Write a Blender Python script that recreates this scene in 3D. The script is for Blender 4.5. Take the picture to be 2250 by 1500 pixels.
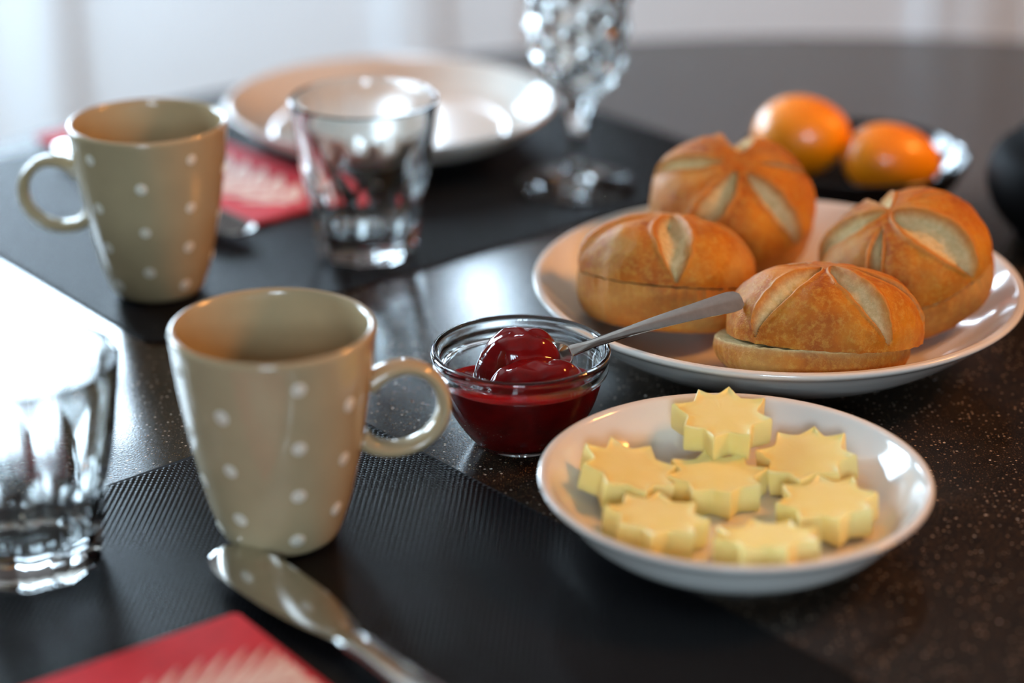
import bpy, bmesh, math, random
import numpy as np
from mathutils import Vector, Quaternion, Matrix, noise

for o in list(bpy.data.objects):
    bpy.data.objects.remove(o, do_unlink=True)
SC = bpy.context.scene
COL = SC.collection
PI = math.pi
R = math.radians
rng = random.Random(7)

# ------------------------------------------------------------------ camera
TZ = 0.75                      # height of the table top
F_PX, PITCH, CAM_H = 4671.0, R(22.9), 0.4246
cam_d = bpy.data.cameras.new('camera')
cam = bpy.data.objects.new('camera', cam_d); COL.objects.link(cam)
cam.location = (0, 0, TZ + CAM_H)
cam.rotation_euler = (PI / 2 - PITCH, 0, 0)
cam_d.sensor_width = 36.0
cam_d.lens = F_PX / 2250 * 36
cam_d.dof.use_dof = True
cam_d.dof.focus_distance = 0.968
cam_d.dof.aperture_fstop = 2.75
cam_d.clip_start = 0.02
SC.camera = cam

# ------------------------------------------------------------------ world, daylight, exposure
W = bpy.data.worlds.new('overcast_sky'); SC.world = W
W.use_nodes = True
bg = W.node_tree.nodes['Background']
bg.inputs[0].default_value = (0.64, 0.83, 1.0, 1)
bg.inputs[1].default_value = 34.0
SC.view_settings.view_transform = 'Standard'
SC.view_settings.look = 'None'
SC.view_settings.gamma = 1
SC.view_settings.use_curve_mapping = False
SC.view_settings.exposure = 0.0

ROOM_X0, ROOM_X1, ROOM_Y0, ROOM_Y1, ROOM_H = -2.0, 2.2, -1.7, 3.3, 2.5
# window openings: (wall, from, to, sill, head)
WINDOWS = [('left', 1.90, 3.15, 0.92, 2.08),
           ('back', -1.75, -0.70, 0.98, 1.74),
           ('back', -0.235, -0.095, 0.98, 1.90),
           ('front', -0.50, 0.28, 1.18, 1.95)]
def portal(wall, a, b, z0, z1):
    nm = 'window_%s_offscreen' % wall      # daylight sampling guide in a real window opening
    l = bpy.data.lights.new(nm, 'AREA'); l.shape = 'RECTANGLE'
    l.size = b - a; l.size_y = z1 - z0
    l.cycles.is_portal = True
    o = bpy.data.objects.new(nm, l); COL.objects.link(o)
    m = (a + b) / 2; z = (z0 + z1) / 2
    if wall == 'left': o.location = (ROOM_X0 - .06, m, z); o.rotation_euler = (PI/2, 0, -PI/2)
    if wall == 'back': o.location = (m, ROOM_Y1 + .06, z); o.rotation_euler = (-PI/2, 0, 0)
    if wall == 'front': o.location = (m, ROOM_Y0 - .06, z); o.rotation_euler = (PI/2, 0, 0)
for w in WINDOWS: portal(*w)

# ------------------------------------------------------------------ helpers
def at(x, y, z=0.0):
    """photo pixel -> point at height z above the table top"""
    dx = (x - 1125) / F_PX; dy = -(y - 750) / F_PX
    d = Vector((dx, math.cos(PITCH) + dy * math.sin(PITCH), -math.sin(PITCH) + dy * math.cos(PITCH)))
    t = (z - CAM_H) / d.z
    return Vector((d.x * t, d.y * t, TZ + z))

def tag(o, label=None, cat=None, group=None, kind=None):
    if label: o['label'] = label
    if cat: o['category'] = cat
    if group: o['group'] = group
    if kind: o['kind'] = kind
    return o

def empty(name, loc=(0, 0, 0), rz=0.0):
    o = bpy.data.objects.new(name, None); COL.objects.link(o)
    o.empty_display_size = .02
    o.location = loc; o.rotation_euler = (0, 0, rz)
    return o

def mesh(name, V, Fc, mat=None, parent=None, smooth=True, loc=None, sharp=None, recalc=True):
    me = bpy.data.meshes.new(name)
    me.from_pydata([tuple(v) for v in V], [], [tuple(f) for f in Fc])
    me.update()
    if recalc:
        bm = bmesh.new(); bm.from_mesh(me); bmesh.ops.recalc_face_normals(bm, faces=bm.faces); bm.to_mesh(me); bm.free()
    if smooth:
        me.polygons.foreach_set('use_smooth', [True] * len(me.polygons))
        if sharp is not None:
            me.set_sharp_from_angle(angle=R(sharp))
    o = bpy.data.objects.new(name, me); COL.objects.link(o)
    if mat: me.materials.append(mat)
    if parent: o.parent = parent
    if loc is not None: o.location = loc
    return o

def link_copy(o, parent):
    c = o.copy(); COL.objects.link(c); c.parent = parent
    return c

def crom(P, n=6):
    """Catmull-Rom through the points of P"""
    P = [np.array(p, float) for p in P]
    Q = [2 * P[0] - P[1]] + P + [2 * P[-1] - P[-2]]
    out = []
    for i in range(1, len(Q) - 2):
        a, b, c, d = Q[i-1], Q[i], Q[i+1], Q[i+2]
        for k in range(n):
            t = k / n
            out.append(.5 * (2*b + (c-a)*t + (2*a-5*b+4*c-d)*t*t + (3*b-a-3*c+d)*t**3))
    out.append(P[-1])
    return out

def grid_faces(nr, nc, wrap=True, off=0):
    Fc = []
    for i in range(nr - 1):
        for j in range(nc if wrap else nc - 1):
            k = (j + 1) % nc
            Fc.append((off + i*nc + j, off + i*nc + k, off + (i+1)*nc + k, off + (i+1)*nc + j))
    return Fc

def lathe_vf(prof, n=96):
    """prof: list of (r, z); r=0 ends are capped to a single point"""
    V, Fc, rows = [], [], []
    for r, z in prof:
        if r < 1e-6:
            rows.append([len(V)]); V.append((0, 0, z))
        else:
            rows.append(list(range(len(V), len(V) + n)))
            V += [(r * math.cos(2*PI*j/n), r * math.sin(2*PI*j/n), z) for j in range(n)]
    for a, b in zip(rows[:-1], rows[1:]):
        for j in range(n):
            k = (j + 1) % n
            if len(a) == 1 and len(b) == 1: continue
            if len(a) == 1: Fc.append((a[0], b[k], b[j]))
            elif len(b) == 1: Fc.append((a[j], a[k], b[0]))
            else: Fc.append((a[j], a[k], b[k], b[j]))
    return V, Fc

def box_vf(x0, x1, y0, y1, z0, z1):
    V = [(x, y, z) for z in (z0, z1) for y in (y0, y1) for x in (x0, x1)]
    return V, [(0, 2, 3, 1), (4, 5, 7, 6), (0, 1, 5, 4), (2, 6, 7, 3), (0, 4, 6, 2), (1, 3, 7, 5)]

def boxes(name, L, mat, parent=None, bevel=0.0):
    V, Fc = [], []
    for b in L:
        v, f = box_vf(*b); Fc += [tuple(i + len(V) for i in q) for q in f]; V += v
    o = mesh(name, V, Fc, mat, parent, smooth=False)
    if bevel:
        m = o.modifiers.new('bevel', 'BEVEL'); m.width = bevel; m.segments = 2
    return o

def sweep_vf(path, frames, ring):
    """path points, frames = [(a, b, sa, sb)], ring = unit cross-section list"""
    V, n = [], len(ring)
    for p, (a, b, sa, sb) in zip(path, frames):
        for c, s in ring:
            V.append(Vector(p) + a * (c * sa) + b * (s * sb))
    Fc = grid_faces(len(path), n)
    Fc.append(tuple(reversed(range(n)))); Fc.append(tuple(range((len(path)-1)*n, len(path)*n)))
    return V, Fc

def sstep(x, a=0.0, b=1.0):
    t = min(1, max(0, (x - a) / (b - a))); return t * t * (3 - 2 * t)

# ------------------------------------------------------------------ materials
class NT:
    def __init__(s, name):
        s.m = bpy.data.materials.new(name); s.m.use_nodes = True
        s.t = s.m.node_tree; s.b = s.t.nodes['Principled BSDF']
    def n(s, typ, **kw):
        x = s.t.nodes.new(typ)
        for k, v in kw.items(): setattr(x, k, v)
        return x
    def l(s, a, b): s.t.links.new(a, b)
    def set(s, **kw):
        for k, v in kw.items():
            k = {'color': 'Base Color', 'rough': 'Roughness', 'metal': 'Metallic', 'trans': 'Transmission Weight', 'ior': 'IOR',
                 'coat': 'Coat Weight', 'coat_rough': 'Coat Roughness', 'sss': 'Subsurface Weight', 'spec': 'Specular IOR Level',
                 'sheen': 'Sheen Weight'}.get(k, k)
            if k == 'Base Color' and len(v) == 3: v = (*v, 1)
            s.b.inputs[k].default_value = v
        return s
    def coord(s, scale=1.0, kind='Object'):
        tc = s.n('ShaderNodeTexCoord'); mp = s.n('ShaderNodeMapping')
        mp.inputs['Scale'].default_value = (scale,)*3 if not hasattr(scale, '__len__') else scale
        s.l(tc.outputs[kind], mp.inputs['Vector']); return mp.outputs[0]
    def noise(s, scale, detail=3, rough=.5, vec=None):
        x = s.n('ShaderNodeTexNoise'); x.inputs['Scale'].default_value = scale
        x.inputs['Detail'].default_value = detail; x.inputs['Roughness'].default_value = rough
        s.l(vec if vec is not None else s.coord(), x.inputs['Vector']); return x
    def ramp(s, src, stops, interp='LINEAR'):
        x = s.n('ShaderNodeValToRGB'); x.color_ramp.interpolation = interp
        e = x.color_ramp.elements
        while len(e) < len(stops): e.new(.5)
        for q, (p, c) in zip(e, stops):
            q.position = p; q.color = (*c, 1) if hasattr(c, '__len__') else (c, c, c, 1)
        s.l(src, x.inputs[0]); return x
    def mix(s, fac, a, b):
        x = s.n('ShaderNodeMix', data_type='RGBA')
        for sock, v in ((x.inputs[0], fac), (x.inputs[6], a), (x.inputs[7], b)):
            if hasattr(v, 'links') or hasattr(v, 'is_linked'): s.l(v, sock)
            elif hasattr(v, '__len__'): sock.default_value = (*v, 1) if len(v) == 3 else v
            else: sock.default_value = v
        return x.outputs[2]
    def bump(s, src, strength=.3, dist=.001):
        x = s.n('ShaderNodeBump'); x.inputs['Strength'].default_value = strength; x.inputs['Distance'].default_value = dist
        s.l(src, x.inputs['Height']); s.l(x.outputs[0], s.b.inputs['Normal']); return x
    def attr(s, name):
        x = s.n('ShaderNodeAttribute'); x.attribute_name = name; return x.outputs['Fac']

def plain(name, color, rough=.5, var=.06, vscale=40, **kw):
    """procedural base: colour with a soft noise variation"""
    k = NT(name); k.set(rough=rough, **kw)
    nz = k.noise(vscale, 3)
    c = np.array(color)
    r = k.ramp(nz.outputs[0], [(.3, tuple(c * (1 - var))), (.7, tuple(np.minimum(1, c * (1 + var))))])
    k.l(r.outputs[0], k.b.inputs['Base Color'])
    return k.m

def m_table():
    k = NT('speckled_black_stone'); k.set(rough=.24, ior=1.5)
    v = k.coord()
    base = k.ramp(k.noise(60, 4, .6, v).outputs[0], [(.35, (.006, .0045, .0035)), (.7, (.022, .015, .010))])
    col = base.outputs[0]
    for sc, thr, soft, c, dens in ((420, .28, .10, (.38, .31, .24), .55), (900, .32, .12, (.13, .066, .022), .50),
                                   (1700, .38, .14, (.11, .062, .028), .50), (230, .17, .06, (.70, .66, .60), .84)):
        vo = k.n('ShaderNodeTexVoronoi', feature='F1'); vo.inputs['Scale'].default_value = sc
        k.l(v, vo.inputs['Vector'])
        d = k.ramp(vo.outputs['Distance'], [(thr - soft, 1.0), (thr, 0.0)])
        sep = k.n('ShaderNodeSeparateColor'); k.l(vo.outputs['Color'], sep.inputs[0])
        g = k.ramp(sep.outputs[0], [(dens, 0.0), (min(.99, dens + .35), 1.0)])
        mu = k.n('ShaderNodeMath', operation='MULTIPLY'); k.l(d.outputs[0], mu.inputs[0]); k.l(g.outputs[0], mu.inputs[1])
        col = k.mix(mu.outputs[0], col, c)
    k.l(col, k.b.inputs['Base Color'])
    rr = k.ramp(k.noise(500, 2, .6, v).outputs[0], [(.3, .13), (.75, .24)])
    k.l(rr.outputs[0], k.b.inputs['Roughness'])
    k.bump(k.noise(900, 2, .6, v).outputs[0], .12, .0004)
    return k.m

def m_crust():
    k = NT('bread_crust'); k.set(rough=.5, spec=.28)
    v = k.coord()
    n1 = k.noise(38, 4, .6, v); n2 = k.noise(330, 5, .75, v); n3 = k.noise(1100, 3, .7, v)
    crust = k.ramp(n1.outputs[0], [(.28, (.29, .058, .0015)), (.5, (.49, .140, .004)), (.72, (.63, .24, .011))])
    fl = k.ramp(n2.outputs[0], [(.47, 0.0), (.70, .75)])
    c1 = k.mix(fl.outputs[0], crust.outputs[0], (.66, .35, .06))
    crumb = k.ramp(n2.outputs[0], [(.3, (.52, .38, .16)), (.7, (.76, .62, .34))])
    pale = k.mix(k.attr('pale'), c1, (.56, .33, .10))
    c2 = k.mix(k.attr('edge'), pale, (.58, .22, .035))
    c3 = k.mix(k.attr('crumb'), c2, crumb.outputs[0])
    k.l(c3, k.b.inputs['Base Color'])
    rr = k.n('ShaderNodeMapRange'); rr.inputs[3].default_value = .50; rr.inputs[4].default_value = .85
    k.l(k.attr('crumb'), rr.inputs[0]); k.l(rr.outputs[0], k.b.inputs['Roughness'])
    ad = k.n('ShaderNodeMath', operation='ADD'); k.l(n2.outputs[0], ad.inputs[0]); k.l(n3.outputs[0], ad.inputs[1])
    k.bump(ad.outputs[0], .6, .0007)
    k.set(sss=.06); k.b.inputs['Subsurface Radius'].default_value = (.004, .002, .001); k.b.inputs['Subsurface Scale'].default_value = 1
    return k.m

def m_jam():
    k = NT('red_jam'); k.set(rough=.09, sss=.25, coat=.2, coat_rough=.04, spec=.35)
    r = k.ramp(k.noise(120, 3).outputs[0], [(.3, (.11, .002, .003)), (.75, (.20, .004, .004))])
    k.l(r.outputs[0], k.b.inputs['Base Color'])
    k.b.inputs['Subsurface Radius'].default_value = (.006, .0008, .0008); k.b.inputs['Subsurface Scale'].default_value = 1
    k.bump(k.noise(90, 3).outputs[0], .10, .001)
    return k.m

def m_butter():
    k = NT('butter'); k.set(rough=.36, sss=.14)
    r = k.ramp(k.noise(60, 3).outputs[0], [(.3, (.87, .72, .23)), (.7, (.92, .80, .34))])
    k.l(r.outputs[0], k.b.inputs['Base Color'])
    k.b.inputs['Subsurface Radius'].default_value = (.005, .004, .0015); k.b.inputs['Subsurface Scale'].default_value = 1
    k.bump(k.noise(220, 3).outputs[0], .12, .0005)
    return k.m

def m_glass(name='clear_glass', tint=(.97, .99, .98)):
    k = NT(name); k.set(color=tint, rough=.0, trans=1.0, ior=1.5)
    k.bump(k.noise(25, 1).outputs[0], .03, .001)
    return k.m

def m_steel(name='polished_steel', rough=.12):
    k = NT(name); k.set(metal=1.0, rough=rough)
    r = k.ramp(k.noise(300, 2).outputs[0], [(.3, (.58, .56, .53)), (.7, (.68, .66, .63))])
    k.l(r.outputs[0], k.b.inputs['Base Color'])
    return k.m

def emit(name, color, strength):
    k = NT(name); k.set(color=(0, 0, 0)); k.b.inputs['Emission Color'].default_value = (*color, 1)
    k.b.inputs['Emission Strength'].default_value = strength
    return k.m

M = dict(
    table=m_table(), crust=m_crust(), jam=m_jam(), butter=m_butter(), glass=m_glass(),
    steel=m_steel(),
    porcelain=plain('white_porcelain', (.75, .73, .67), .12, .02, 30, coat=.5, coat_rough=.04),
    mug=plain('beige_stoneware_glaze', (.43, .335, .19), .16, .05, 55, coat=.4, coat_rough=.05),
    dot=plain('white_glaze_dot', (.74, .69, .56), .45, .02, 60),
    mat_base=plain('black_vinyl_backing', (.004, .004, .005), .75, .1, 200, spec=.15),
    mat_weave=plain('black_vinyl_thread', (.004, .004, .005), .22, .15, 300, spec=.2),
    napkin=plain('red_paper', (.56, .014, .028), .75, .08, 120),
    napkin_edge=plain('red_paper_ply', (.50, .03, .04), .8, .08, 120),
    leaf=plain('cream_print', (.80, .66, .58), .75, .05, 150),
    leaf_vein=plain('pink_print', (.66, .30, .27), .75, .05, 150),
    egg=plain('orange_egg_shell', (1.0, .29, .0), .38, .06, 45, coat=.45, coat_rough=.05),
    black=plain('black_glaze', (.006, .006, .007), .10, .2, 50, coat=.3),
    black_matte=plain('black_stoneware', (.003, .0025, .0025), .6, .2, 50, spec=.06),
    white_paint=plain('white_paint', (.86, .90, .93), .45, .02, 5),
    taupe=plain('taupe_wall_paint', (.085, .068, .060), .8, .08, 3),
    brown=plain('brown_wall_paint', (.10, .062, .040), .8, .08, 3),
    ceiling=plain('ceiling_paint', (.32, .29, .26), .9, .03, 3),
    floor=plain('oak_floor', (.24, .17, .11), .45, .2, 6),
    darkwood=plain('dark_metal', (.02, .018, .016), .4, .1, 30),
    bulb=emit('warm_bulb_glow', (1.0, .38, .075), 740.0),
)
print('materials done')

# ------------------------------------------------------------------ room
def wall(name, side, mat):
    t = .12
    ops = sorted([w[1:] for w in WINDOWS if w[0] == side])
    a0, a1 = (ROOM_Y0, ROOM_Y1) if side in ('left', 'right') else (ROOM_X0 - t, ROOM_X1 + t)
    L, c = [], a0
    for a, b, z0, z1 in ops:
        L += [(c, a, 0, ROOM_H), (a, b, 0, z0), (a, b, z1, ROOM_H)]; c = b
    L.append((c, a1, 0, ROOM_H))
    bx = []
    for a, b, z0, z1 in L:
        if side == 'left': bx.append((ROOM_X0 - t, ROOM_X0, a, b, z0, z1))
        if side == 'right': bx.append((ROOM_X1, ROOM_X1 + t, a, b, z0, z1))
        if side == 'back': bx.append((a, b, ROOM_Y1, ROOM_Y1 + t, z0, z1))
        if side == 'front': bx.append((a, b, ROOM_Y0 - t, ROOM_Y0, z0, z1))
    o = boxes(name, bx, mat); tag(o, kind='structure'); return o
wall('wall_left', 'left', M['taupe'])
wall('wall_right', 'right', M['brown'])
wall('wall_back', 'back', M['taupe'])
wall('wall_front', 'front', M['brown'])
tag(boxes('floor', [(ROOM_X0, ROOM_X1, ROOM_Y0, ROOM_Y1, -.05, 0)], M['floor']), kind='structure')
tag(boxes('ceiling', [(ROOM_X0, ROOM_X1, ROOM_Y0, ROOM_Y1, ROOM_H, ROOM_H + .05)], M['ceiling']), kind='structure')
for i, (side, a, b, z0, z1) in enumerate(WINDOWS):
    fw = .05
    bars = [(a, a + fw, z0, z1), (b - fw, b, z0, z1), (a, b, z0, z0 + fw), (a, b, z1 - fw, z1)]
    if b - a > .5:
        m = (a + b) / 2; bars += [(m - .025, m + .025, z0, z1), (a, b, (z0+z1)/2 - .02, (z0+z1)/2 + .02)]
    bx = []
    for p, q, s, t in bars:
        if side == 'left': bx.append((ROOM_X0 - .09, ROOM_X0 - .05, p, q, s, t))
        if side == 'back': bx.append((p, q, ROOM_Y1 + .05, ROOM_Y1 + .09, s, t))
        if side == 'front': bx.append((p, q, ROOM_Y0 - .09, ROOM_Y0 - .05, s, t))
    tag(boxes('window_%d' % (i + 1), bx, M['white_paint']), kind='structure')

# white panelling along the foot of the far wall
YW = ROOM_Y1
tr = boxes('trim_1', [(ROOM_X0, ROOM_X1, YW - .03, YW, 0, .90)], M['white_paint']); tag(tr, kind='structure')
def wx(px): return (px - 1125) / F_PX * (YW * math.cos(PITCH) + .62 * math.sin(PITCH))
posts = [(40, 130), (850, 962), (2040, 2075), (2100, 2205)]
pb = None
for a, b in posts:
    boxes('post', [(wx(a), wx(b), YW - .044, YW - .03, 0, .90)], M['white_paint'], tr, .004)
for a, b in ((962, 1160), (2205, 2420)):
    boxes('panel', [(wx(a) + .002, wx(b), YW - .036, YW - .0305, .10, .86)], M['white_paint'], tr, .002)
boxes('cap_rail', [(ROOM_X0, ROOM_X1, YW - .075, YW, .90, .93)], M['white_paint'], tr, .004)

# ------------------------------------------------------------------ table
TC = Vector((.243, .866)); TR = .757
t = empty('dining_table', (TC.x, TC.y, 0))
tag(t, 'round dining table with speckled black stone top', 'table')
prof = [(0, -.035), (TR - .012, -.035), (TR - .004, -.032), (TR, -.024), (TR, -.007), (TR - .002, -.002), (TR - .006, 0), (0, 0)]
mesh('tabletop', *lathe_vf(prof, 160), M['table'], t, sharp=30, loc=(0, 0, TZ))
mesh('pedestal', *lathe_vf(crom([(0, 0), (.30, 0), (.30, .02), (.10, .06), (.06, .2), (.06, .6), (.12, .70), (.25, .714), (0, .714)], 4), 48), M['darkwood'], t)

# ------------------------------------------------------------------ woven placemats
def rounded_rect(L, Wd, r, n=8):
    P = []
    for cx, cy, a in ((L - r, r, -90), (L - r, Wd - r, 0), (r, Wd - r, 90), (r, r, 180)):
        for k in range(n + 1):
            q = R(a + 90 * k / n); P.append((cx + r * math.cos(q), cy + r * math.sin(q)))
    return P
def make_mat(loc, rz, L, Wd, label):
    root = empty('placemat', loc, rz); tag(root, label, 'placemat', 'woven placemats')
    r = .012; P = rounded_rect(L, Wd, r); n = len(P)
    V = [(x, y, z) for z in (0, .0011) for x, y in P]
    mesh('backing', V, grid_faces(2, n) + [tuple(reversed(range(n))), tuple(range(n, 2*n))], M['mat_base'], root, smooth=False)
    p = .0017
    I, J = np.meshgrid(np.arange(1, int(L / p)), np.arange(1, int(Wd / p)), indexing='ij')
    I = I.ravel(); J = J.ravel(); X = I * p; Y = J * p
    cx = np.clip(X, r, L - r); cy = np.clip(Y, r, Wd - r)
    keep = (X - cx)**2 + (Y - cy)**2 <= (r - .001)**2
    keep |= ((X == cx) & (Y > .001) & (Y < Wd - .001)) | ((Y == cy) & (X > .001) & (X < L - .001))
    keep &= (I + J) % 2 == 0            # raised thread crossings
    I, J, X, Y = I[keep], J[keep], X[keep], Y[keep]
    a, b, h = .00122, .00076, .00046
    ii, jj = np.meshgrid([-1, 0, 1], [-1, 0, 1], indexing='ij'); ii = ii.ravel(); jj = jj.ravel()
    hz = np.where((ii == 0) & (jj == 0), h, np.where(ii == 0, h * .45, np.where(jj == 0, h * .25, 0.0)))
    al = (I + J) % 2 == 0
    dx = np.where(al[:, None], ii * a, jj * b); dy = np.where(al[:, None], jj * b, ii * a)
    hz = np.where(al[:, None], hz, hz * .38)
    co = np.stack([X[:, None] + dx, Y[:, None] + dy, .0011 + np.broadcast_to(hz, dx.shape)], -1).reshape(-1, 3)
    q = np.array([(i*3+j, (i+1)*3+j, (i+1)*3+j+1, i*3+j+1) for i in range(2) for j in range(2)])
    q2 = q[:, ::-1]
    base = np.arange(len(X))[:, None, None] * 9
    fc = (np.where(al[:, None, None], q[None], q2[None]) + base).reshape(-1, 4)
    me = bpy.data.meshes.new('weave')
    me.vertices.add(len(co)); me.vertices.foreach_set('co', co.ravel())
    me.loops.add(fc.size); me.loops.foreach_set('vertex_index', fc.ravel().astype(np.int32))
    me.polygons.add(len(fc)); me.polygons.foreach_set('loop_start', np.arange(0, fc.size, 4).astype(np.int32))
    me.polygons.foreach_set('use_smooth', np.ones(len(fc), bool))
    me.update(calc_edges=True); me.materials.append(M['mat_weave'])
    o = bpy.data.objects.new('weave', me); COL.objects.link(o); o.parent = root
    tag(o, kind='stuff')
    return root
MAT_T = .0019
MAT_ANG = math.atan2(.635, .772)
c = at(335, 757, .001)
make_mat((c.x, c.y, TZ), MAT_ANG, .45, .33, 'black woven placemat under the white dinner plate and tumbler')
c = at(737, 893, .001)
MAT2 = math.atan2(.66, .75)
u2 = Vector((math.cos(MAT2), math.sin(MAT2))); v2 = Vector((-u2.y, u2.x))
o2 = Vector((c.x, c.y)) - u2 * .33 - v2 * .45
make_mat((o2.x, o2.y, TZ), MAT2, .33, .45, 'black woven placemat reaching under the butter plate with the knife on it')

# ------------------------------------------------------------------ mugs
MUG_S = 1.033                  # mug height is 0.0955 m
def mug_r(z):
    z = z / MUG_S
    zs = [0, .0015, .004, .009, .018, .032, .050, .070, .092]
    rs = [.0200, .0228, .0250, .0272, .0300, .0332, .0367, .0398, .0418]
    return float(np.interp(z, zs, rs))
def make_mug(loc, handle_deg, dots, label):
    root = empty('mug', loc, R(handle_deg)); tag(root, label, 'mug', 'dotted beige mugs')
    out = crom([(.0178, .0012), (.0200, 0), (.0228, .0012), (.0250, .0040), (.0274, .0100), (.0302, .019), (.0334, .033), (.0367, .050), (.0397, .070), (.0416, .0885)], 6)
    rim = [(.0419, .0905), (.0415, .0919), (.0404, .0924), (.0393, .0918), (.0388, .0903)]
    inn = crom([(.0385, .088), (.0367, .070), (.0337, .050), (.0303, .033), (.0270, .019), (.0235, .0095), (.017, .0058), (.008, .0050), (.0, .0050)], 6)
    prof = [(0, .0015), (.016, .0015)] + [tuple(p) for p in out] + rim + [tuple(p) for p in inn]
    mesh('body', *lathe_vf([(a, b * MUG_S) for a, b in prof], 128), M['mug'], root, sharp=60)
    # ear handle
    path, fr, ring = [], [], [(math.cos(2*PI*k/20), math.sin(2*PI*k/20)) for k in range(20)]
    n = 44
    for i in range(n + 1):
        f = R(-142 + 284 * i / n); e = abs(f) / R(142)
        p = Vector((.0515 + .0185 * math.cos(f), 0, .0535 + .0185 * math.sin(f)))
        p.x += (mug_r(p.z) - mug_r(.0535)) * e - .0006 * e**3
        nrm = Vector((math.cos(f), 0, math.sin(f))).normalized()
        g = 1 + .55 * e**5
        path.append(p); fr.append((nrm, Vector((0, 1, 0)), .0030 * g, .0056 * (1 + .12 * e**4)))
    mesh('handle', *sweep_vf(path, fr, ring), M['mug'], root)
    # raised dots of glaze
    def dot_mesh():
        V, Fc = [(0, 0, .00040)], []
        rs = [(.0014, .00036), (.0026, .00022), (.0033, -.0001), (.0035, -.0006)]
        for r, h in rs:
            V += [(h * 0 + r * math.cos(2*PI*k/16), r * math.sin(2*PI*k/16), h - .5 * (r * math.cos(2*PI*k/16))**2 / .038) for k in range(16)]
        for k in range(16):
            Fc.append((0, 1 + k, 1 + (k+1) % 16))
        Fc += [tuple(x + 1 for x in q[::-1]) for q in grid_faces(4, 16)]
        return V, Fc
    first = None
    for deg, z in dots:
        a = R(deg - handle_deg); r = mug_r(z)
        sl = (mug_r(min(.09, z + .003)) - mug_r(max(.001, z - .003))) / .006
        nn = Vector((math.cos(a), math.sin(a), -sl)).normalized()
        tx = Vector((-math.sin(a), math.cos(a), 0)); ty = nn.cross(tx)
        if first is None: d = first = mesh('dot', *dot_mesh(), M['dot'], root, recalc=False)
        else: d = link_copy(first, root)
        mt = Matrix((tx, ty, nn)).transposed().to_4x4(); mt.translation = Vector((r * math.cos(a), r * math.sin(a), z))
        d.matrix_local = mt
    return root
A4 = [.0835, .0565, .0335, .0105]; B3 = [.070, .045, .021]
def dots_for(cols):
    L = []
    for deg, kind in cols: L += [(deg, z) for z in (A4 if kind == 'A' else B3)]
    return L
mA = Vector((-.0968, .7928, TZ + MAT_T)); mB = Vector((-.1916, 1.0739, TZ + MAT_T))
vA = math.degrees(math.atan2(-mA.y, -mA.x)); vB = math.degrees(math.atan2(-mB.y, -mB.x))
make_mug(mA, 12, dots_for([(vA - 66, 'A'), (vA - 33, 'B'), (vA + 13, 'A'), (vA + 48, 'B'), (vA + 130, 'B'), (vA + 170, 'A'), (vA - 100, 'B'), (vA - 142, 'A')]),
         'beige mug with white dots beside the small glass jam bowl, handle towards it')
make_mug(mB, 176, dots_for([(vB - 8, 'B'), (vB + 31, 'A'), (vB - 48, 'A'), (vB + 74, 'B'), (vB + 112, 'A'), (vB + 160, 'B'), (vB + 200, 'A')]),
         'beige mug with white dots on the placemat beside the white dinner plate')

# ------------------------------------------------------------------ drinking glasses
def tumbler_mesh():
    n, H = 160, .090
    zo = [0, .0006, .002, .005, .009] + list(np.linspace(.013, .062, 34)) + [.066, .072, .080, .086, .0885, .0897]
    cone = lambda z: .0292 + (.0412 - .0292) * (z / H) ** .95
    V, rows = [(0, 0, .0012)], []
    def add(fn, z):
        s = len(V)
        for j in range(n):
            th = 2 * PI * j / n; r = fn(th, z); V.append((r * math.cos(th), r * math.sin(th), z))
        rows.append(s)
    def outer(th, z):
        r = cone(z)
        dth = (th + PI / 10) % (2 * PI / 10) - PI / 10
        k = 1 - .085 * sstep((.060 - z) / .030)
        r = min(r, r * k / math.cos(dth) * (1 + .010 * abs(dth / (PI / 10))))
        if z < .005: r -= .0022 * (1 - math.sqrt(max(0, 1 - (1 - z / .005)**2)))
        return r
    add(lambda th, z: .020, .0012)
    for z in zo: add(outer, z)
    add(lambda th, z: .0404, .0903); add(lambda th, z: .0396, .0903)
    add(lambda th, z: .0390, .0896)
    zi = list(np.linspace(.086, .022, 16))
    for z in zi: add(lambda th, z: cone(z) - .0024 - .0030 * (1 - z / H), z)
    for r, z in ((.0262, .0185), (.0235, .0163), (.018, .0150), (.009, .0146)): add(lambda th, q, r=r: r, z)
    top = len(V); V.append((0, 0, .0145))
    Fc = [(0, rows[0] + (j+1) % n, rows[0] + j) for j in range(n)]
    for a, b in zip(rows[:-1], rows[1:]):
        for j in range(n):
            k = (j + 1) % n; Fc.append((a + j, a + k, b + k, b + j))
    Fc += [(rows[-1] + j, rows[-1] + (j+1) % n, top) for j in range(n)]
    return V, Fc
tv = tumbler_mesh()
g1 = mesh('drinking_glass', *tv, M['glass'], loc=(-.1961, .7691, TZ + MAT_T), sharp=16)
g1.rotation_euler.z = R(8)
tag(g1, 'empty faceted glass tumbler beside the dotted mug and the front knife', 'glass', 'faceted tumblers')
g2 = g1.copy(); COL.objects.link(g2); g2.location = (-.0820, 1.1325, TZ + MAT_T); g2.rotation_euler.z = R(-4)
tag(g2, 'empty faceted glass tumbler in front of the white dinner plate', 'glass', 'faceted tumblers')

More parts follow.
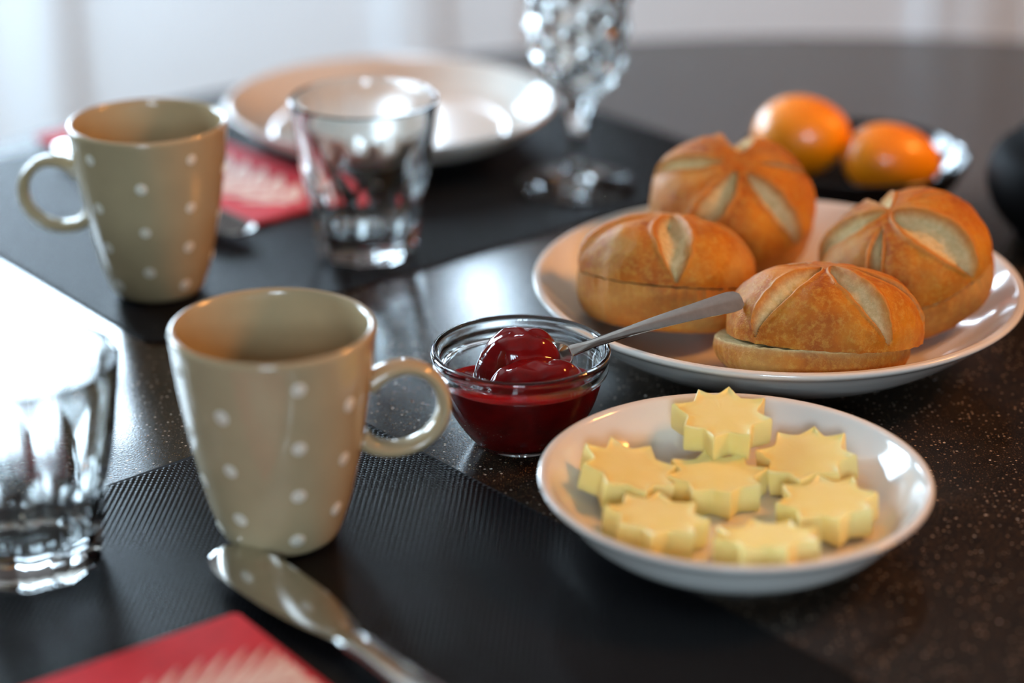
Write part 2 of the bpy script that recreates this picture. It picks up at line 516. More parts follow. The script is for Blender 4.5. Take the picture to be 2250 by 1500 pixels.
# cut crystal stemmed glass
wg = empty('wine_glass', (.0394, 1.2503, TZ + MAT_T)); tag(wg, 'cut crystal stemmed glass with diamond pattern beside the white dinner plate', 'glass')
mesh('foot', *lathe_vf([(0, 0), (.034, 0), (.0360, .0006), (.0364, .0014), (.0358, .0022)] + [tuple(p) for p in crom([(.034, .0027), (.022, .0042), (.011, .0078), (.0062, .0140)], 5)] + [(0, .0140)], 72), M['glass'], wg)
mesh('stem', *lathe_vf([(0, .0136), (.0061, .0136)] + [tuple(p) for p in crom([(.0060, .015), (.0048, .026), (.0052, .036), (.0078, .046), (.0105, .053), (.0125, .0575)], 5)] + [(0, .0580)], 10), M['glass'], wg, smooth=False)
def crystal_bowl():
    n = 200; V, rows = [(0, 0, .0576)], []
    def r0(z): return float(np.interp(z, [.0576, .060, .066, .076, .090, .11, .13, .150, .165], [.0115, .0155, .0225, .0282, .0305, .0315, .0322, .0330, .0335]))
    def tri(x): x = (x / PI) % 1.0; return 1 - abs(2 * x - 1)
    def add(fn, z):
        rows.append(len(V))
        for j in range(n):
            th = 2*PI*j/n; r = fn(th, z); V.append((r*math.cos(th), r*math.sin(th), z))
    def outer(th, z):
        r = r0(z); w = sstep(z, .060, .066) * (1 - sstep(z, .136, .140))
        a, b = tri(4 * th + 2*PI*z/.044), tri(4 * th - 2*PI*z/.044)
        return r - w * .0030 * (1 - 1.6 * min(a, b))
    for z in [.0577] + list(np.linspace(.0585, .142, 64)) + [.15, .158, .1645]: add(outer, z)
    add(lambda th, z: .0330, .1655); add(lambda th, z: .0322, .1650)
    for z in np.linspace(.162, .078, 14): add(lambda th, z: r0(z) - .0042, z)
    for r, z in ((.019, .0705), (.014, .0668), (.007, .0648)): add(lambda th, q, r=r: r, z)
    top = len(V); V.append((0, 0, .0642))
    Fc = [(0, rows[0] + (j+1) % n, rows[0] + j) for j in range(n)]
    for a, b in zip(rows[:-1], rows[1:]):
        Fc += [(a + j, a + (j+1) % n, b + (j+1) % n, b + j) for j in range(n)]
    Fc += [(rows[-1] + j, rows[-1] + (j+1) % n, top) for j in range(n)]
    return V, Fc
mesh('bowl', *crystal_bowl(), M['glass'], wg, sharp=14)

# ------------------------------------------------------------------ plates
def plate(name, loc, inner, outer, mat, label, cat='plate', foot=None, parts=True):
    root = empty(name, loc); tag(root, label, cat)
    prof = [tuple(p) for p in crom(outer, 6)] + [tuple(p) for p in crom(inner, 6)]
    mesh('dish', *lathe_vf(prof, 160), mat, root, sharp=60)
    if foot:
        r, h = foot
        mesh('foot_ring', *lathe_vf([(r - .004, h), (r - .003, 0), (r - .001, 0), (r + .001, h)], 120), mat, root)
    return root
PL_R = Vector((.1332, .9970, TZ))
plate('roll_plate', PL_R,
      [(.1216, .0388), (.1190, .0385), (.1165, .0365), (.108, .0285), (.096, .0195), (.082, .0130), (.066, .0102), (.035, .0096), (0, .0096)],
      [(0, .0036), (.055, .0036), (.066, .0042), (.084, .0090), (.099, .0175), (.110, .0260), (.1175, .0325), (.1212, .0352), (.1227, .0368), (.1226, .0382), (.1216, .0388)],
      M['porcelain'], 'large white porcelain plate holding four bread rolls', foot=(.062, .0042))
PL_B = Vector((.0926, .7925, TZ))
plate('butter_plate', PL_B,
      [(.0808, .0306), (.0790, .0303), (.0772, .0288), (.0725, .0220), (.0655, .0150), (.0575, .0110), (.048, .0094), (.02, .0090), (0, .0090)],
      [(0, .0036), (.042, .0036), (.050, .0042), (.061, .0075), (.069, .0140), (.0755, .0230), (.0798, .0272), (.0816, .0287), (.0818, .0300), (.0808, .0306)],
      M['porcelain'], 'small white porcelain plate holding star-shaped butter pats', foot=(.046, .0042))
plate('dinner_plate', (-.0800, 1.3478, TZ + MAT_T),
      [(.1068, .0262), (.1045, .0258), (.101, .0225), (.091, .0140), (.080, .0088), (.066, .0074), (.03, .0070), (0, .0070)],
      [(0, .0032), (.060, .0032), (.072, .0042), (.088, .0085), (.100, .0170), (.1062, .0225), (.1079, .0245), (.1078, .0256), (.1068, .0262)],
      M['porcelain'], 'empty white dinner plate on the placemat behind the tumbler', foot=(.062, .0040))
EGG_BOWL = Vector((.2075, 1.2303, TZ))
plate('egg_dish', EGG_BOWL,
      [(.0676, .0302), (.0664, .0296), (.062, .0215), (.053, .0125), (.040, .0080), (.02, .0068), (0, .0066)],
      [(0, .0028), (.030, .0028), (.040, .0036), (.054, .0085), (.063, .0170), (.0672, .0265), (.0684, .0292), (.0682, .0300), (.0676, .0302)],
      M['black'], 'small glossy black dish holding two orange eggs', cat='dish', foot=(.034, .0036))

# ------------------------------------------------------------------ bread rolls
def set_attr(o, name, vals):
    a = o.data.attributes.new(name, 'FLOAT', 'POINT'); a.data.foreach_set('value', vals)
def make_roll(idx, loc, tilt_dir, tilt, yaw, Rr, Ht, Hb, grooves, label, top_shift=(0, 0, 0), top_tilt=(0, 0), squash=(1, 1), open_cut=False):
    root = empty('bread_roll', loc); tag(root, label, 'bread roll', 'cut bread rolls on the plate')
    nrm = Vector((tilt_dir[0], tilt_dir[1], 0)).normalized() * math.sin(R(tilt)) + Vector((0, 0, 1)) * math.cos(R(tilt))
    q = Vector((0, 0, 1)).rotation_difference(nrm) @ Quaternion((0, 0, 1), R(yaw))
    root.rotation_mode = 'QUATERNION'; root.rotation_quaternion = q
    nt, nz = 400, 104
    seed = Vector((idx * 7.3, idx * 3.1, 0))
    V, crumb, edge, pale = [], [], [], []
    def body(th, t, top=True):
        """shared outline wobble"""
        d = Vector((math.cos(th), math.sin(th), 0))
        return 1 + .035 * noise.noise(d * 1.6 + seed) + .012 * noise.noise(d * 5 + seed)
    for i in range(nz):
        t = i / (nz - 1)
        rho = Rr * math.sin(t * PI / 2) ** .88
        z = Ht * max(0, math.cos(t * PI / 2)) ** .80
        # lower crust turns in a little at the cut
        if t > .93: rho *= 1 - .006 * ((t - .93) / .07) ** 2
        for j in range(nt):
            th = 2 * PI * j / nt
            wob = body(th, t)
            x, y, zz = rho * wob * math.cos(th) * squash[0], rho * wob * math.sin(th) * squash[1], z
            P = Vector((x, y, zz))
            best, bm, be = 0, 0, 0
            near = 9
            for g0, sw, wmax, ta, tb in grooves:
                gth = R(g0) + sw * (t - .4)
                d = (th - gth + PI) % (2 * PI) - PI
                if abs(d) > PI / 2: continue
                u = (t - ta) / (tb - ta)
                dist = abs(d) * rho + (0 if 0 < u < 1 else .02)
                if u <= 0 or u >= 1: continue
                w = wmax * math.sin(PI * min(1, u ** .85)) ** .75 * (1 + .14 * noise.noise(Vector((t * 9, g0, idx))))
                if w < .0004: continue
                e = abs(d) * rho / w
                m = 1 - sstep(e, .70, 1.04)
                bm = max(bm, m)
                be = max(be, math.exp(-((e - 1.16) / .20) ** 2) * min(1, w / .003))
                near = min(near, e)
            outn = Vector((x / Rr**2, y / Rr**2, zz / Ht**2 + 1e-6)).normalized()
            n1 = noise.noise(P * 60 + seed) * .0012 + noise.noise(P * 170 + seed) * .0004
            puff = .0016 * (1 - math.exp(-max(0, near - 1) * .8)) if near < 9 else .0014
            disp = n1 - .0020 * bm - .0046 * max(0, 1 - near * near) ** 1.2 + .0010 * be + puff * math.sin(t * PI) + (noise.noise(P * 420) * .0005 * bm)
            P = P + outn * disp
            if t > .985: P.z = 0 + .0006 * noise.noise(Vector((th * 9, idx, 0)))
            V.append(P); crumb.append(bm); edge.append(be * (1 - bm)); pale.append(.35 * sstep(noise.noise(P * 35 + seed * 2), .1, .55))
    Fc = grid_faces(nz, nt)
    Fc = [tuple(f) for f in Fc]
    # crumb face under the top
    s = len(V); rows = [(nz - 1) * nt]
    for k, f in enumerate((.985, .8, .4)):
        rows.append(len(V))
        for j in range(nt):
            b = V[(nz - 1) * nt + j]; V.append(Vector((b.x * f, b.y * f, .0010 * noise.noise(Vector((b.x*f*150, b.y*f*150, idx)))))); crumb.append(1); edge.append(0); pale.append(0)
    cc = len(V); V.append(Vector((0, 0, 0))); crumb.append(1); edge.append(0); pale.append(0)
    for a, b in zip(rows[:-1], rows[1:]):
        Fc += [(a + j, a + (j+1) % nt, b + (j+1) % nt, b + j) for j in range(nt)]
    Fc += [(rows[-1] + j, rows[-1] + (j+1) % nt, cc) for j in range(nt)]
    top = mesh('top_half', V, Fc, M['crust'], root, sharp=70)
    for nme, v in (('crumb', crumb), ('edge', edge), ('pale', pale)): set_attr(top, nme, v)
    top.location = top_shift; top.rotation_euler = (R(top_tilt[0]), R(top_tilt[1]), 0)
    # bottom half
    V, crumb, pale = [], [], []
    nb = 26
    for i in range(nb):
        t = i / (nb - 1); a = t * PI / 2
        rho = Rr * (.60 + .40 * math.cos(a) ** .55) * (1 - .008 * (1 - sstep(t, 0, .10))) if i < nb - 1 else Rr * .60
        z = -.0008 - Hb * math.sin(a) ** .9
        for j in range(nt):
            th = 2*PI*j/nt; wob = body(th, 1)
            P = Vector((rho * wob * math.cos(th) * squash[0], rho * wob * math.sin(th) * squash[1], z))
            P += Vector((math.cos(th), math.sin(th), 0)) * (noise.noise(P * 70 + seed) * .0010 + .0007 * noise.noise(Vector((th * 14, t * 3, idx))) * (1 - t))
            if i == 0: P.z += .0007 * noise.noise(Vector((th * 11, idx, 3)))
            V.append(P); crumb.append(((1.0 if i == 0 else .25 * (1 - sstep(t, 0, .15))) if open_cut else 0.0)); pale.append(.30 + .5 * noise.noise(P * 40 + seed))
    Fc = grid_faces(nb, nt)
    rows = [0]
    Ft = []
    for f in (.95, .5):
        rows.append(len(V))
        for j in range(nt):
            b = V[j]; V.append(Vector((b.x * f, b.y * f, b.z + .0008 * noise.noise(Vector((b.x*f*150, b.y*f*150, idx)))))); crumb.append(1); pale.append(0)
    cc = len(V); V.append(Vector((0, 0, -.0008))); crumb.append(1); pale.append(0)
    for a, b in zip(rows[:-1], rows[1:]):
        Ft += [(b + j, b + (j+1) % nt, a + (j+1) % nt, a + j) for j in range(nt)]
    Ft += [(rows[-1] + (j+1) % nt, rows[-1] + j, cc) for j in range(nt)]
    Ft.append(tuple((nb - 1) * nt + j for j in range(nt)))
    bot = mesh('bottom_half', V, [tuple(f) for f in Fc] + [f[::-1] if len(f) <= 4 else f for f in Ft], M['crust'], root, sharp=70)
    for nme, v in (('crumb', crumb), ('edge', [0.0] * len(V)), ('pale', [max(0, min(1, p)) for p in pale])): set_attr(bot, nme, v)
    return root
def star_grooves(start, n, w, sw, jit, ta=.10, tb=.965):
    rr = random.Random(int(start * 13 + n))
    return [(start + 360 / n * k + rr.uniform(-jit, jit), sw * rr.uniform(.6, 1.4), w * rr.uniform(.8, 1.2), ta + rr.uniform(0, .05), tb - rr.uniform(0, .05)) for k in range(n)]
def toward(p): d = Vector((PL_R.x - p.x, PL_R.y - p.y)); return d.normalized()
pF = at(1784, 739, .0372); pL = at(1463, 606, .0410); pB = at(1606, 462, .0470); pR = at(1990, 584, .0440)
for nm, p in zip('FLBR', (pF, pL, pB, pR)): print('roll', nm, [round(x, 4) for x in p], round((p.xy - PL_R.xy).length, 4))
make_roll(1, pF, (.10, 1), 14, 0, .0462, .0335, .0165,
          [(-132, -.28, .0070, .08, .975), (-72, .42, .0072, .05, .975), (-22, .3, .0045, .10, .96), (70, .2, .006, .08, .95), (150, .2, .005, .1, .95)],
          'bread roll with its top half slid aside, nearest the butter plate', top_shift=(.0055, -.0012, .0004), top_tilt=(2, 1), squash=(1, .84), open_cut=True)
make_roll(2, pL, (.35, 1), 14, 0, .0440, .0305, .0235,
          [(-92, .15, .0085, .04, .985), (-165, -.2, .0045, .12, .97), (-22, .35, .0045, .10, .95), (60, .2, .006, .08, .95), (130, .2, .006, .1, .95)],
          'bread roll with closed cut, resting behind the spoon handle', squash=(1, .84))
make_roll(3, pB, (.12, -1), 26, 0, .0440, .034, .0235,
          [(-50, .25, .0065, .08, .97), (-118, -.3, .0070, .06, .97), (168, -.3, .0060, .10, .95), (86, .1, .0085, .12, .96), (12, .2, .0030, .10, .93)],
          'bread roll leaning forward, closest to the stemmed crystal glass', squash=(1, .95))
make_roll(4, pR, (-.85, -.5), 22, 0, .0432, .0335, .0230,
          [(-52, .12, .0105, .02, .985), (-118, .1, .0034, .16, .96), (172, -.2, .0090, .02, .93), (95, .2, .0060, .04, .95), (25, .2, .0035, .12, .95)],
          'bread roll with wide pale split, nearest the black round pot', squash=(1, .93))

# ------------------------------------------------------------------ butter stars
def star_mesh(seed):
    rr = random.Random(seed)
    n, per = 8, 12
    th0 = [2*PI*k/n + rr.uniform(-.06, .06) for k in range(n)]
    ro = [.0220 * rr.uniform(.95, 1.05) for k in range(n)]
    out = []
    for k in range(n):
        a, b = th0[k], th0[(k+1) % n] + (2*PI if k == n-1 else 0)
        for i in range(per):
            f = i / per; e = abs(2 * f - 1)          # 1 at the tips, 0 between
            rt = ro[k] * (1 - f) + ro[(k+1) % n] * f
            r = .0160 + (rt - .0160) * e ** 1.6
            th = a + (b - a) * f
            out.append((r * math.cos(th), r * math.sin(th), e))
    N = len(out); H = .0122
    lv = [(0, .955), (.0008, .985), (.003, .995), (.0095, 1.0), (.0113, .994), (.0119, .975), (.0120, .945), (.0115, .88), (.0114, .7), (.0113, .35)]
    V = []
    for z, s in lv:
        for x, y, e in out:
            lift = (.0010 * e ** 3 if z > .009 and s > .9 else 0)
            V.append((x * s, y * s, z * H / .012 + lift + (rr.uniform(-.0001, .0001))))
    Fc = grid_faces(len(lv), N)
    c = len(V); V.append((0, 0, .0113 * H / .012))
    Fc += [((len(lv)-1)*N + j, (len(lv)-1)*N + (j+1) % N, c) for j in range(N)]
    Fc.append(tuple(reversed(range(N))))
    return V, Fc
B_IN = crom([(.0808, .0306), (.0790, .0303), (.0772, .0288), (.0725, .0220), (.0655, .0150), (.0575, .0110), (.048, .0094), (.02, .0090), (0, .0090)], 6)[::-1]
def dish_z(r_): return float(np.interp(abs(r_), [p[0] for p in B_IN], [p[1] for p in B_IN]))
stars = [ # pixel of the middle of the top face, yaw
    ((1587, 905), 30, 'star butter pat propped highest, against the rim near the roll plate'),
    ((1576, 1040), 10, 'star butter pat in the middle of the plate, touched by others'),
    ((1778, 994), 30, 'star butter pat next to the central one, towards the glinting rim'),
    ((1824, 1096), 5, 'star butter pat casting its shadow on the bare side of the plate'),
    ((1372, 1022), 18, 'star butter pat beside the warm lamp reflections in the plate'),
    ((1440, 1132), 40, 'star butter pat at the rim nearest the dotted mug handle and placemat'),
    ((1692, 1182), 12, 'star butter pat by the rim over the dark placemat, opposite the propped one'),
]
for i, (px, yaw, lab) in enumerate(stars):
    zb, tl = .0095, 0.0
    for _ in range(12):                       # settle: base chord lies on the curve of the dish
        p = at(px[0], px[1], zb + .0118)
        d = Vector((p.x - PL_B.x, p.y - PL_B.y)); rad = d.length
        zo, zi = dish_z(rad + .0212), dish_z(rad - .0205)
        tl = math.atan2(zo - zi, .0417); zb = .7 * zb + .3 * ((zo + zi) / 2 + .0003)
        if i == 0: zb, tl = .0225, R(7)     # this one overlaps its neighbour
    o = mesh('butter_star', *star_mesh(40 + i), M['butter'], loc=(p.x, p.y, TZ + zb), sharp=55)
    d.normalize()
    nn = Vector((-d.x, -d.y, 0)) * math.sin(tl) + Vector((0, 0, math.cos(tl)))
    print('star', i, round(rad, 4), round(zb, 4), round(math.degrees(tl), 1))
    o.rotation_mode = 'QUATERNION'
    o.rotation_quaternion = Vector((0, 0, 1)).rotation_difference(nn) @ Quaternion((0, 0, 1), R(yaw))
    tag(o, lab, 'butter', 'butter stars on the small plate')

# ------------------------------------------------------------------ jam bowl, jam, spoon
JB = Vector((.0040, .8889, TZ))
gl_out = crom([(0, .0016), (.015, .0016), (.0185, .0), (.0205, .0004), (.0238, .0040), (.0292, .0115), (.0338, .0200), (.0366, .0290), (.0374, .0335)], 6)
gl_rim = [(.0381, .0345), (.0396, .0352), (.0401, .0365), (.0402, .0385), (.0397, .0398), (.0399, .0412), (.0408, .0425), (.0411, .0440), (.0408, .0454), (.0400, .0461), (.0389, .0460), (.0380, .0452)]
gl_in = crom([(.0376, .0436), (.0362, .0385), (.0354, .0330), (.0342, .0285), (.0316, .0205), (.0272, .0125), (.0215, .0065), (.015, .0044), (.007, .0040), (0, .0040)], 6)
jb = mesh('jam_bowl', *lathe_vf([tuple(p) for p in gl_out] + gl_rim + [tuple(p) for p in gl_in], 128), M['glass'], loc=JB, sharp=50)
tag(jb, 'small clear glass bowl holding red jam and a teaspoon', 'bowl')
# jam: a body that fills the bowl and two spooned mounds, one closed height field
def jam_mesh():
    ins = [(np.array(p)) for p in gl_in]
    rr_ = np.array([p[0] for p in ins])[::-1]; zz_ = np.array([p[1] for p in ins])[::-1]
    def wallz(r): return float(np.interp(r, rr_, zz_)) - .0004
    he = lambda th: .0295 - .0062 * math.sin(th)
    rj = lambda th: float(np.interp(he(th), zz_, rr_)) + .0004
    n, m = 110, 56
    def h(x, y):
        r = math.hypot(x, y)
        th = math.atan2(y, x); RJ = rj(th); lev = .0285 - .17 * y
        z = lev + .0016 * noise.noise(Vector((x * 90, y * 90, 1)))
        # big mound at the back, scooped on its face
        wx_ = .0022 * noise.noise(Vector((x * 70, y * 70, 9))); wy_ = .0022 * noise.noise(Vector((x * 70, y * 70, 12)))
        a, b = x + wx_ - .0020, y + wy_ - .0075
        d = math.hypot(a / .0240, b / .0150)
        if d < 1: z = max(z, .0240 + .0270 * (1 - d ** 3.2) ** .5 - .0045 * sstep(a, -.002, .022))
        # front mound, a folded slab
        a, b = x + wy_ - .0070, y + wx_ + .0110
        a2 = a * .96 + b * .28; b2 = -a * .28 + b * .96
        d = math.hypot(a2 / .0235, b2 / .0135)
        if d < 1: z = max(z, .0270 + .0165 * (1 - d ** 4.0) ** .5)
        z += .0010 * noise.noise(Vector((x * 160, y * 160, 4))) + .0020 * noise.noise(Vector((x * 75 + 5, y * 120, 8)))
        e = sstep(r, RJ - .0075, RJ)
        return z * (1 - e) + he(th) * e
    V, rows = [(0, 0, h(0, 0))], []
    for i in range(1, m + 1):
        rows.append(len(V))
        for j in range(n):
            th = 2*PI*j/n; r = rj(th) * i / m; x, y = r * math.cos(th), r * math.sin(th)
            V.append((x, y, max(h(x, y), wallz(r) + .0006)))
    for f in (.985, .95, .9, .82, .72, .6, .45, .25):
        rows.append(len(V))
        V += [(rj(2*PI*j/n) * f * math.cos(2*PI*j/n), rj(2*PI*j/n) * f * math.sin(2*PI*j/n), wallz(rj(2*PI*j/n) * f)) for j in range(n)]
    bot = len(V); V.append((0, 0, wallz(0)))
    Fc = [(0, rows[0] + j, rows[0] + (j+1) % n) for j in range(n)]
    for a, b in zip(rows[:-1], rows[1:]):
        Fc += [(a + j, b + j, b + (j+1) % n, a + (j+1) % n) for j in range(n)]
    Fc += [(rows[-1] + j, bot, rows[-1] + (j+1) % n) for j in range(n)]
    return V, Fc
jm = mesh('jam', *jam_mesh(), M['jam'], loc=JB)
tag(jm, 'glossy dark red jam heaped in the small glass bowl', 'jam')

# teaspoon
s0 = at(1252, 770, .0440); 
rimp = JB + Vector((.0385 * math.cos(R(20)), .0385 * math.sin(R(20)), .0485))
best = None
for zz in np.linspace(.06, .12, 121):
    e = at(1630, 656, zz); d1 = (rimp - s0).normalized(); d2 = (e - rimp).normalized()
    if best is None or d1.dot(d2) > best[0]: best = (d1.dot(d2), e, zz)
s1 = best[1]
print('spoon end z', best[2], 'bend', math.degrees(math.acos(min(1, best[0]))), 'len', (s1 - s0).length, s0, rimp, s1)
sp = empty('teaspoon', s0); tag(sp, 'steel teaspoon stuck in the red jam, handle leaning over the bowl rim', 'spoon')
ax = (s1 - s0).normalized(); sd = Vector((0, 0, 1)).cross(ax).normalized(); upv = ax.cross(sd).normalized()
q_ = Quaternion(ax, R(34)); sd = q_ @ sd; upv = q_ @ upv
Ls = (s1 - s0).length
path, fr = [], []
# rounded-rectangle section: flat top with chamfers
ring = [(c_, .15 + .85 * (1 - abs(c_)) ** .8) for c_ in np.linspace(1, -1, 13)] + [(c_, -.55) for c_ in np.linspace(-.96, .96, 9)]
nS = 40
for i in range(nS + 1):
    f = i / nS
    w = float(np.interp(f, [0, .12, .35, .7, .93, .975, 1.0], [.0030, .0021, .0026, .0042, .0058, .0052, .0034]))
    th = float(np.interp(f, [0, .15, .6, 1.0], [.0012, .0014, .0012, .0010]))
    p = ax * (f * Ls) + upv * (.0022 * math.sin(PI * f) - .0005)
    path.append(p); fr.append((sd, upv, w, th))
mesh('handle', *sweep_vf(path, fr, ring), M['steel'], sp, sharp=40)
# bowl of the spoon, sunk in the jam
V, n1, n2 = [], 16, 24
dn = (ax * -1 + Vector((0, 0, -.15))).normalized(); un = dn.cross(sd) * -1
if un.z < 0: un = -un
for side, off in ((0, 0), (1, .0009)):
    for i in range(n1 + 1):
        f = i / n1
        for j in range(n2):
            a = 2*PI*j/n2; x = math.cos(a) * f; y = math.sin(a) * f
            V.append(dn * (.0135 + .0150 * x) + sd * (.0095 * y) - un * (.0050 * (1 - f * f) + off))
Fc = grid_faces(n1 + 1, n2) + [tuple(q[::-1]) for q in grid_faces(n1 + 1, n2, off=(n1 + 1) * n2)]
a0, b0 = n1 * n2, (n1 + 1) * n2 + n1 * n2
Fc += [(a0 + j, a0 + (j+1) % n2, b0 + (j+1) % n2, b0 + j) for j in range(n2)]
mesh('spoon_bowl', V, Fc, M['steel'], sp)

# ------------------------------------------------------------------ eggs
def egg_mesh(L, D):
    prof = []
    n = 40
    for i in range(n + 1):
        a = PI * i / n; x = -math.cos(a)
        r = D / 2 * math.sin(a) * (1 - .13 * x) / 1.01
        prof.append((0 if i in (0, n) else r, L / 2 * x))
    V, Fc = lathe_vf(prof, 56)
    return [(z, x, y) for x, y, z in V], Fc
e1 = mesh('egg', *egg_mesh(.061, .0505), M['egg']); p = at(1762, 299, .0350); e1.location = p
e1.rotation_euler = (0, R(-14), R(-30)); tag(e1, 'larger orange egg in the black dish, away from its bright reflections', 'egg', 'orange eggs in the black dish')
e2 = mesh('egg', *egg_mesh(.0590, .0440), M['egg']); p = at(1960, 352, .0290); e2.location = p
e2.rotation_euler = (0, R(4), R(-6)); tag(e2, 'orange egg lying on its side in the black dish, pointing at the bright reflections', 'egg', 'orange eggs in the black dish')

# ------------------------------------------------------------------ black round pot at the side
bp = empty('black_pot', (.339, 1.163, TZ)); tag(bp, 'black round lidded pot standing beside the egg dish', 'pot')
mesh('body', *lathe_vf([tuple(p) for p in crom([(0, 0), (.040, 0), (.048, .004), (.060, .018), (.065, .034), (.060, .050), (.048, .058), (.044, .060)], 6)] + [(0, .060)], 72), M['black_matte'], bp)
mesh('lid', *lathe_vf([tuple(p) for p in crom([(0, .0603), (.045, .0603), (.046, .062), (.040, .066), (.020, .070), (.010, .071)], 5)] + [(0, .071)], 64), M['black_matte'], bp)
mesh('knob', *lathe_vf([(0, .0708), (.005, .0708), (.005, .073), (.009, .077), (.0095, .080), (.007, .083), (0, .084)], 32), M['black_matte'], bp)

# ------------------------------------------------------------------ napkins
def make_napkin(corner, a_dir, b_dir, A, B, leaf, label):
    """corner point, two in-plane directions and lengths; stacked folded plies"""
    root = empty('napkin', corner); tag(root, label, 'napkin', 'red paper napkins')
    a = Vector((*a_dir, 0)).normalized(); b = Vector((*b_dir, 0)); b = (b - a * b.dot(a)).normalized()
    flip = a.cross(b).z < 0
    for k in range(3):
        ins = .0012 * (2 - k) * (1 if k != 1 else 1.6)
        P = []
        for (x, y) in rounded_rect(A - ins, B - ins, .003, 4):
            P.append((x, y))
        zb, zt = k * .0009, k * .0009 + .00075
        n = len(P)
        V = [a * x + b * y + Vector((0, 0, z + .0004 * noise.noise(Vector((x * 40, y * 40, k))) * (1 if k else 0))) for z in (zb, zt) for x, y in P]
        Fc = grid_faces(2, n) + [tuple(reversed(range(n))), tuple(range(n, 2*n))]
        if flip: Fc = [tuple(reversed(f)) for f in Fc]
        mesh('ply', V, Fc, M['napkin'] if k == 2 else M['napkin_edge'], root, smooth=False)
    # printed fern leaf
    (lx, ly), ang, Ll, Wl = leaf
    V, Fc, Vv, Fv = [], [], [], []
    ca, sa = math.cos(ang), math.sin(ang)
    def put(x, y, z): 
        X, Y = lx + x * ca - y * sa, ly + x * sa + y * ca
        X = min(max(X, .003), A - .006); Y = min(max(Y, .003), B - .006)
        return a * X + b * Y + Vector((0, 0, z))
    nl = 11
    for side in (-1, 1):
        for k in range(nl):
            f = (k + .3) / nl; x0 = Ll * f
            ln = Wl * (math.sin(PI * min(1, .16 + f * .84)) ** .7) * 1.12 + .006
            an = R(50 - 16 * f) * side
            bw = Ll / nl * .50
            s = len(V); m = 7
            for i in range(m + 1):
                g = i / m; w = bw * (1 - g ** 2.2) * (1 + .18 * math.sin(g * 18)); 
                for q in (-1, 1):
                    dx = g * ln * math.cos(an) - q * w * math.sin(an) * .7; dy = g * ln * math.sin(an) + q * w * math.cos(an) * .7
                    V.append(put(x0 + dx, dy, .00275 + .000004 * k + .000002 * (side + 1)))
            Fc += [(s + 2*i, s + 2*i + 2, s + 2*i + 3, s + 2*i + 1) for i in range(m)]
            s = len(Vv)
            for g in (0, .92):
                for q in (-1, 1):
                    dx = g * ln * math.cos(an) - q * .0004 * math.sin(an); dy = g * ln * math.sin(an) + q * .0004 * math.cos(an)
                    Vv.append(put(x0 + dx, dy, .00285))
            Fv.append((s, s + 2, s + 3, s + 1))
    s = len(Vv)
    for x in (-.012, Ll):
        for q in (-1, 1): Vv.append(put(x, q * .0007 * (1 if x < 0 else .3), .00290))
    Fv.append((s, s + 2, s + 3, s + 1))
    if not flip: Fc = [tuple(reversed(f)) for f in Fc]; Fv = [tuple(reversed(f)) for f in Fv]
    Fc = [tuple(reversed(f)) for f in Fc]; Fv = [tuple(reversed(f)) for f in Fv]
    lf = mesh('leaf_print', V, Fc, M['leaf'], root, smooth=False, recalc=False); lf['label'] = 'cream leaf print'
    mesh('leaf_vein', Vv, Fv, M['leaf_vein'], lf, smooth=False, recalc=False)
    return root
NZ = TZ + MAT_T
c = at(520, 1343, .0045); c.z = NZ
make_napkin(c, (-.795, -.60), (.62, -.78), .165, .165, ((.088, .047), R(173), .084, .036),
            'red paper napkin with cream leaf print under the front knife')
c = at(540, 492, .0045); c.z = NZ
make_napkin(c, (.73, .68), (-.635, .772), .085, .235, ((.045, .012), R(92), .18, .034),
            'red paper napkin with pale print, behind the dotted mug')

# ------------------------------------------------------------------ knives
def make_knife(tip, handle_dir, tilt, label, z):
    d = Vector((*handle_dir, 0)).normalized()
    root = empty('table_knife', (tip.x, tip.y, z), math.atan2(d.y, d.x)); tag(root, label, 'knife', 'steel table knives')
    root.rotation_euler = (0, R(-tilt), math.atan2(d.y, d.x))
    # blade outline in local x (tip -> handle), y; belly on -y side
    up = crom([(0, .0), (.0035, .0072), (.012, .0115), (.030, .0130), (.060, .0122), (.080, .0085), (.092, .0050)], 6)
    lo = crom([(0, .0), (.0015, -.0062), (.008, -.0112), (.022, -.0138), (.046, -.0132), (.068, -.0104), (.084, -.0066), (.092, -.0045)], 6)
    n = 40; V = []
    ux = np.array([p[0] for p in up]); uy = np.array([p[1] for p in up]); lx = np.array([p[0] for p in lo]); ly = np.array([p[1] for p in lo])
    xs = [.092 * (k / n) ** 1.6 for k in range(n + 1)]
    prof = [(0, .00015), (.10, .0006), (.5, .0010), (.9, .0011), (1, .0007)]
    for x in xs:
        a, b = float(np.interp(x, lx, ly)), float(np.interp(x, ux, uy))
        for s, hh in prof: V.append((x, a + (b - a) * s, hh))
        for s, hh in reversed(prof): V.append((x, a + (b - a) * s, -hh))
    Fc = [tuple(reversed(q)) for q in grid_faces(n + 1, 10)] + [tuple(range(10)), tuple(reversed(range(n*10, n*10+10)))]
    mesh('blade', V, Fc, M['steel'], root, sharp=35)
    path, fr = [], []
    ring = [(math.copysign(abs(math.cos(a)) ** .7, math.cos(a)), math.copysign(abs(math.sin(a)) ** .8, math.sin(a))) for a in [2*PI*k/20 for k in range(20)]]
    for i in range(41):
        f = i / 40; x = .088 + .130 * f
        w = float(np.interp(f, [0, .06, .15, .5, .9, .97, 1], [.0050, .0066, .0058, .0078, .0098, .0085, .0045]))
        th = float(np.interp(f, [0, .08, .5, .95, 1], [.0012, .0030, .0032, .0030, .0016]))
        path.append(Vector((x, 0, 0))); fr.append((Vector((0, 1, 0)), Vector((0, 0, 1)), w, th))
    mesh('handle', *sweep_vf(path, fr, ring), M['steel'], root)
    return root
tp = at(492, 1222, .004); en = at(880, 1492, .006)
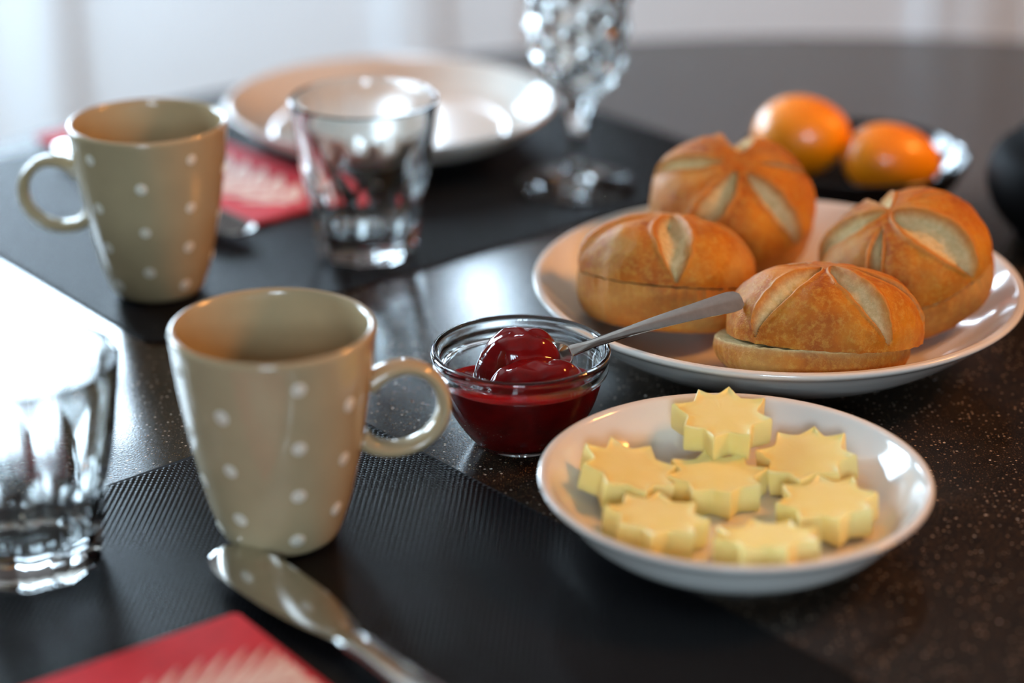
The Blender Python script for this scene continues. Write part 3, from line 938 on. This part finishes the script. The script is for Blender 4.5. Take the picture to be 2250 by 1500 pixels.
make_knife(tp, (en.x - tp.x, en.y - tp.y), 0, 'steel table knife lying on the red napkin in front of the dotted mug', NZ + .0060)
tp = at(540, 528, .004); en = at(70, 290, .006)
make_knife(tp, (en.x - tp.x, en.y - tp.y), 0, 'steel table knife half hidden behind the dotted mug, on the far napkin', NZ + .0060)

# ------------------------------------------------------------------ pendant lamp (outside the frame, seen only in reflections)
LP = Vector((.95, 1.02, 1.62))
lp = empty('pendant_lamp_offscreen', LP); tag(lp, 'dark metal pendant lamp with a ring of small warm bulbs', 'lamp')
n1, n2 = 48, 10
V = [((.11 + .006 * math.cos(2*PI*j/n2)) * math.cos(2*PI*i/n1), (.11 + .006 * math.cos(2*PI*j/n2)) * math.sin(2*PI*i/n1), .006 * math.sin(2*PI*j/n2)) for i in range(n1) for j in range(n2)]
mesh('ring', V, [(i*n2+j, ((i+1) % n1)*n2+j, ((i+1) % n1)*n2+(j+1) % n2, i*n2+(j+1) % n2) for i in range(n1) for j in range(n2)], M['darkwood'], lp)
mesh('cord', *lathe_vf([(0, .12), (.004, .12), (.004, ROOM_H - LP.z), (0, ROOM_H - LP.z)], 12), M['darkwood'], lp)
fb = fs = fa = None
for k in range(7):
    a = 2*PI*k/7
    if fb is None:
        fb = mesh('bulb_offscreen', *lathe_vf([tuple(p) for p in crom([(0, -.055), (.008, -.052), (.013, -.042), (.011, -.030), (.007, -.022)], 4)] + [(0, -.022)], 16), M['bulb'], lp); b = fb
        fs = mesh('socket', *lathe_vf([(0, -.024), (.009, -.024), (.009, .004), (0, .004)], 16), M['darkwood'], lp); s = fs
        fa = mesh('wire', [(0,0,.12),(.002,0,.12),(0,.002,.12),(.11,0,.004),(.112,0,.004),(.11,.002,.004)], [(0,1,4,3),(1,2,5,4),(2,0,3,5)], M['darkwood'], lp); w_ = fa
    else: b, s, w_ = link_copy(fb, lp), link_copy(fs, lp), link_copy(fa, lp)
    b.location = s.location = (.11 * math.cos(a), .11 * math.sin(a), 0); w_.rotation_euler = (0, 0, a)
print('scene done', len(bpy.data.objects))
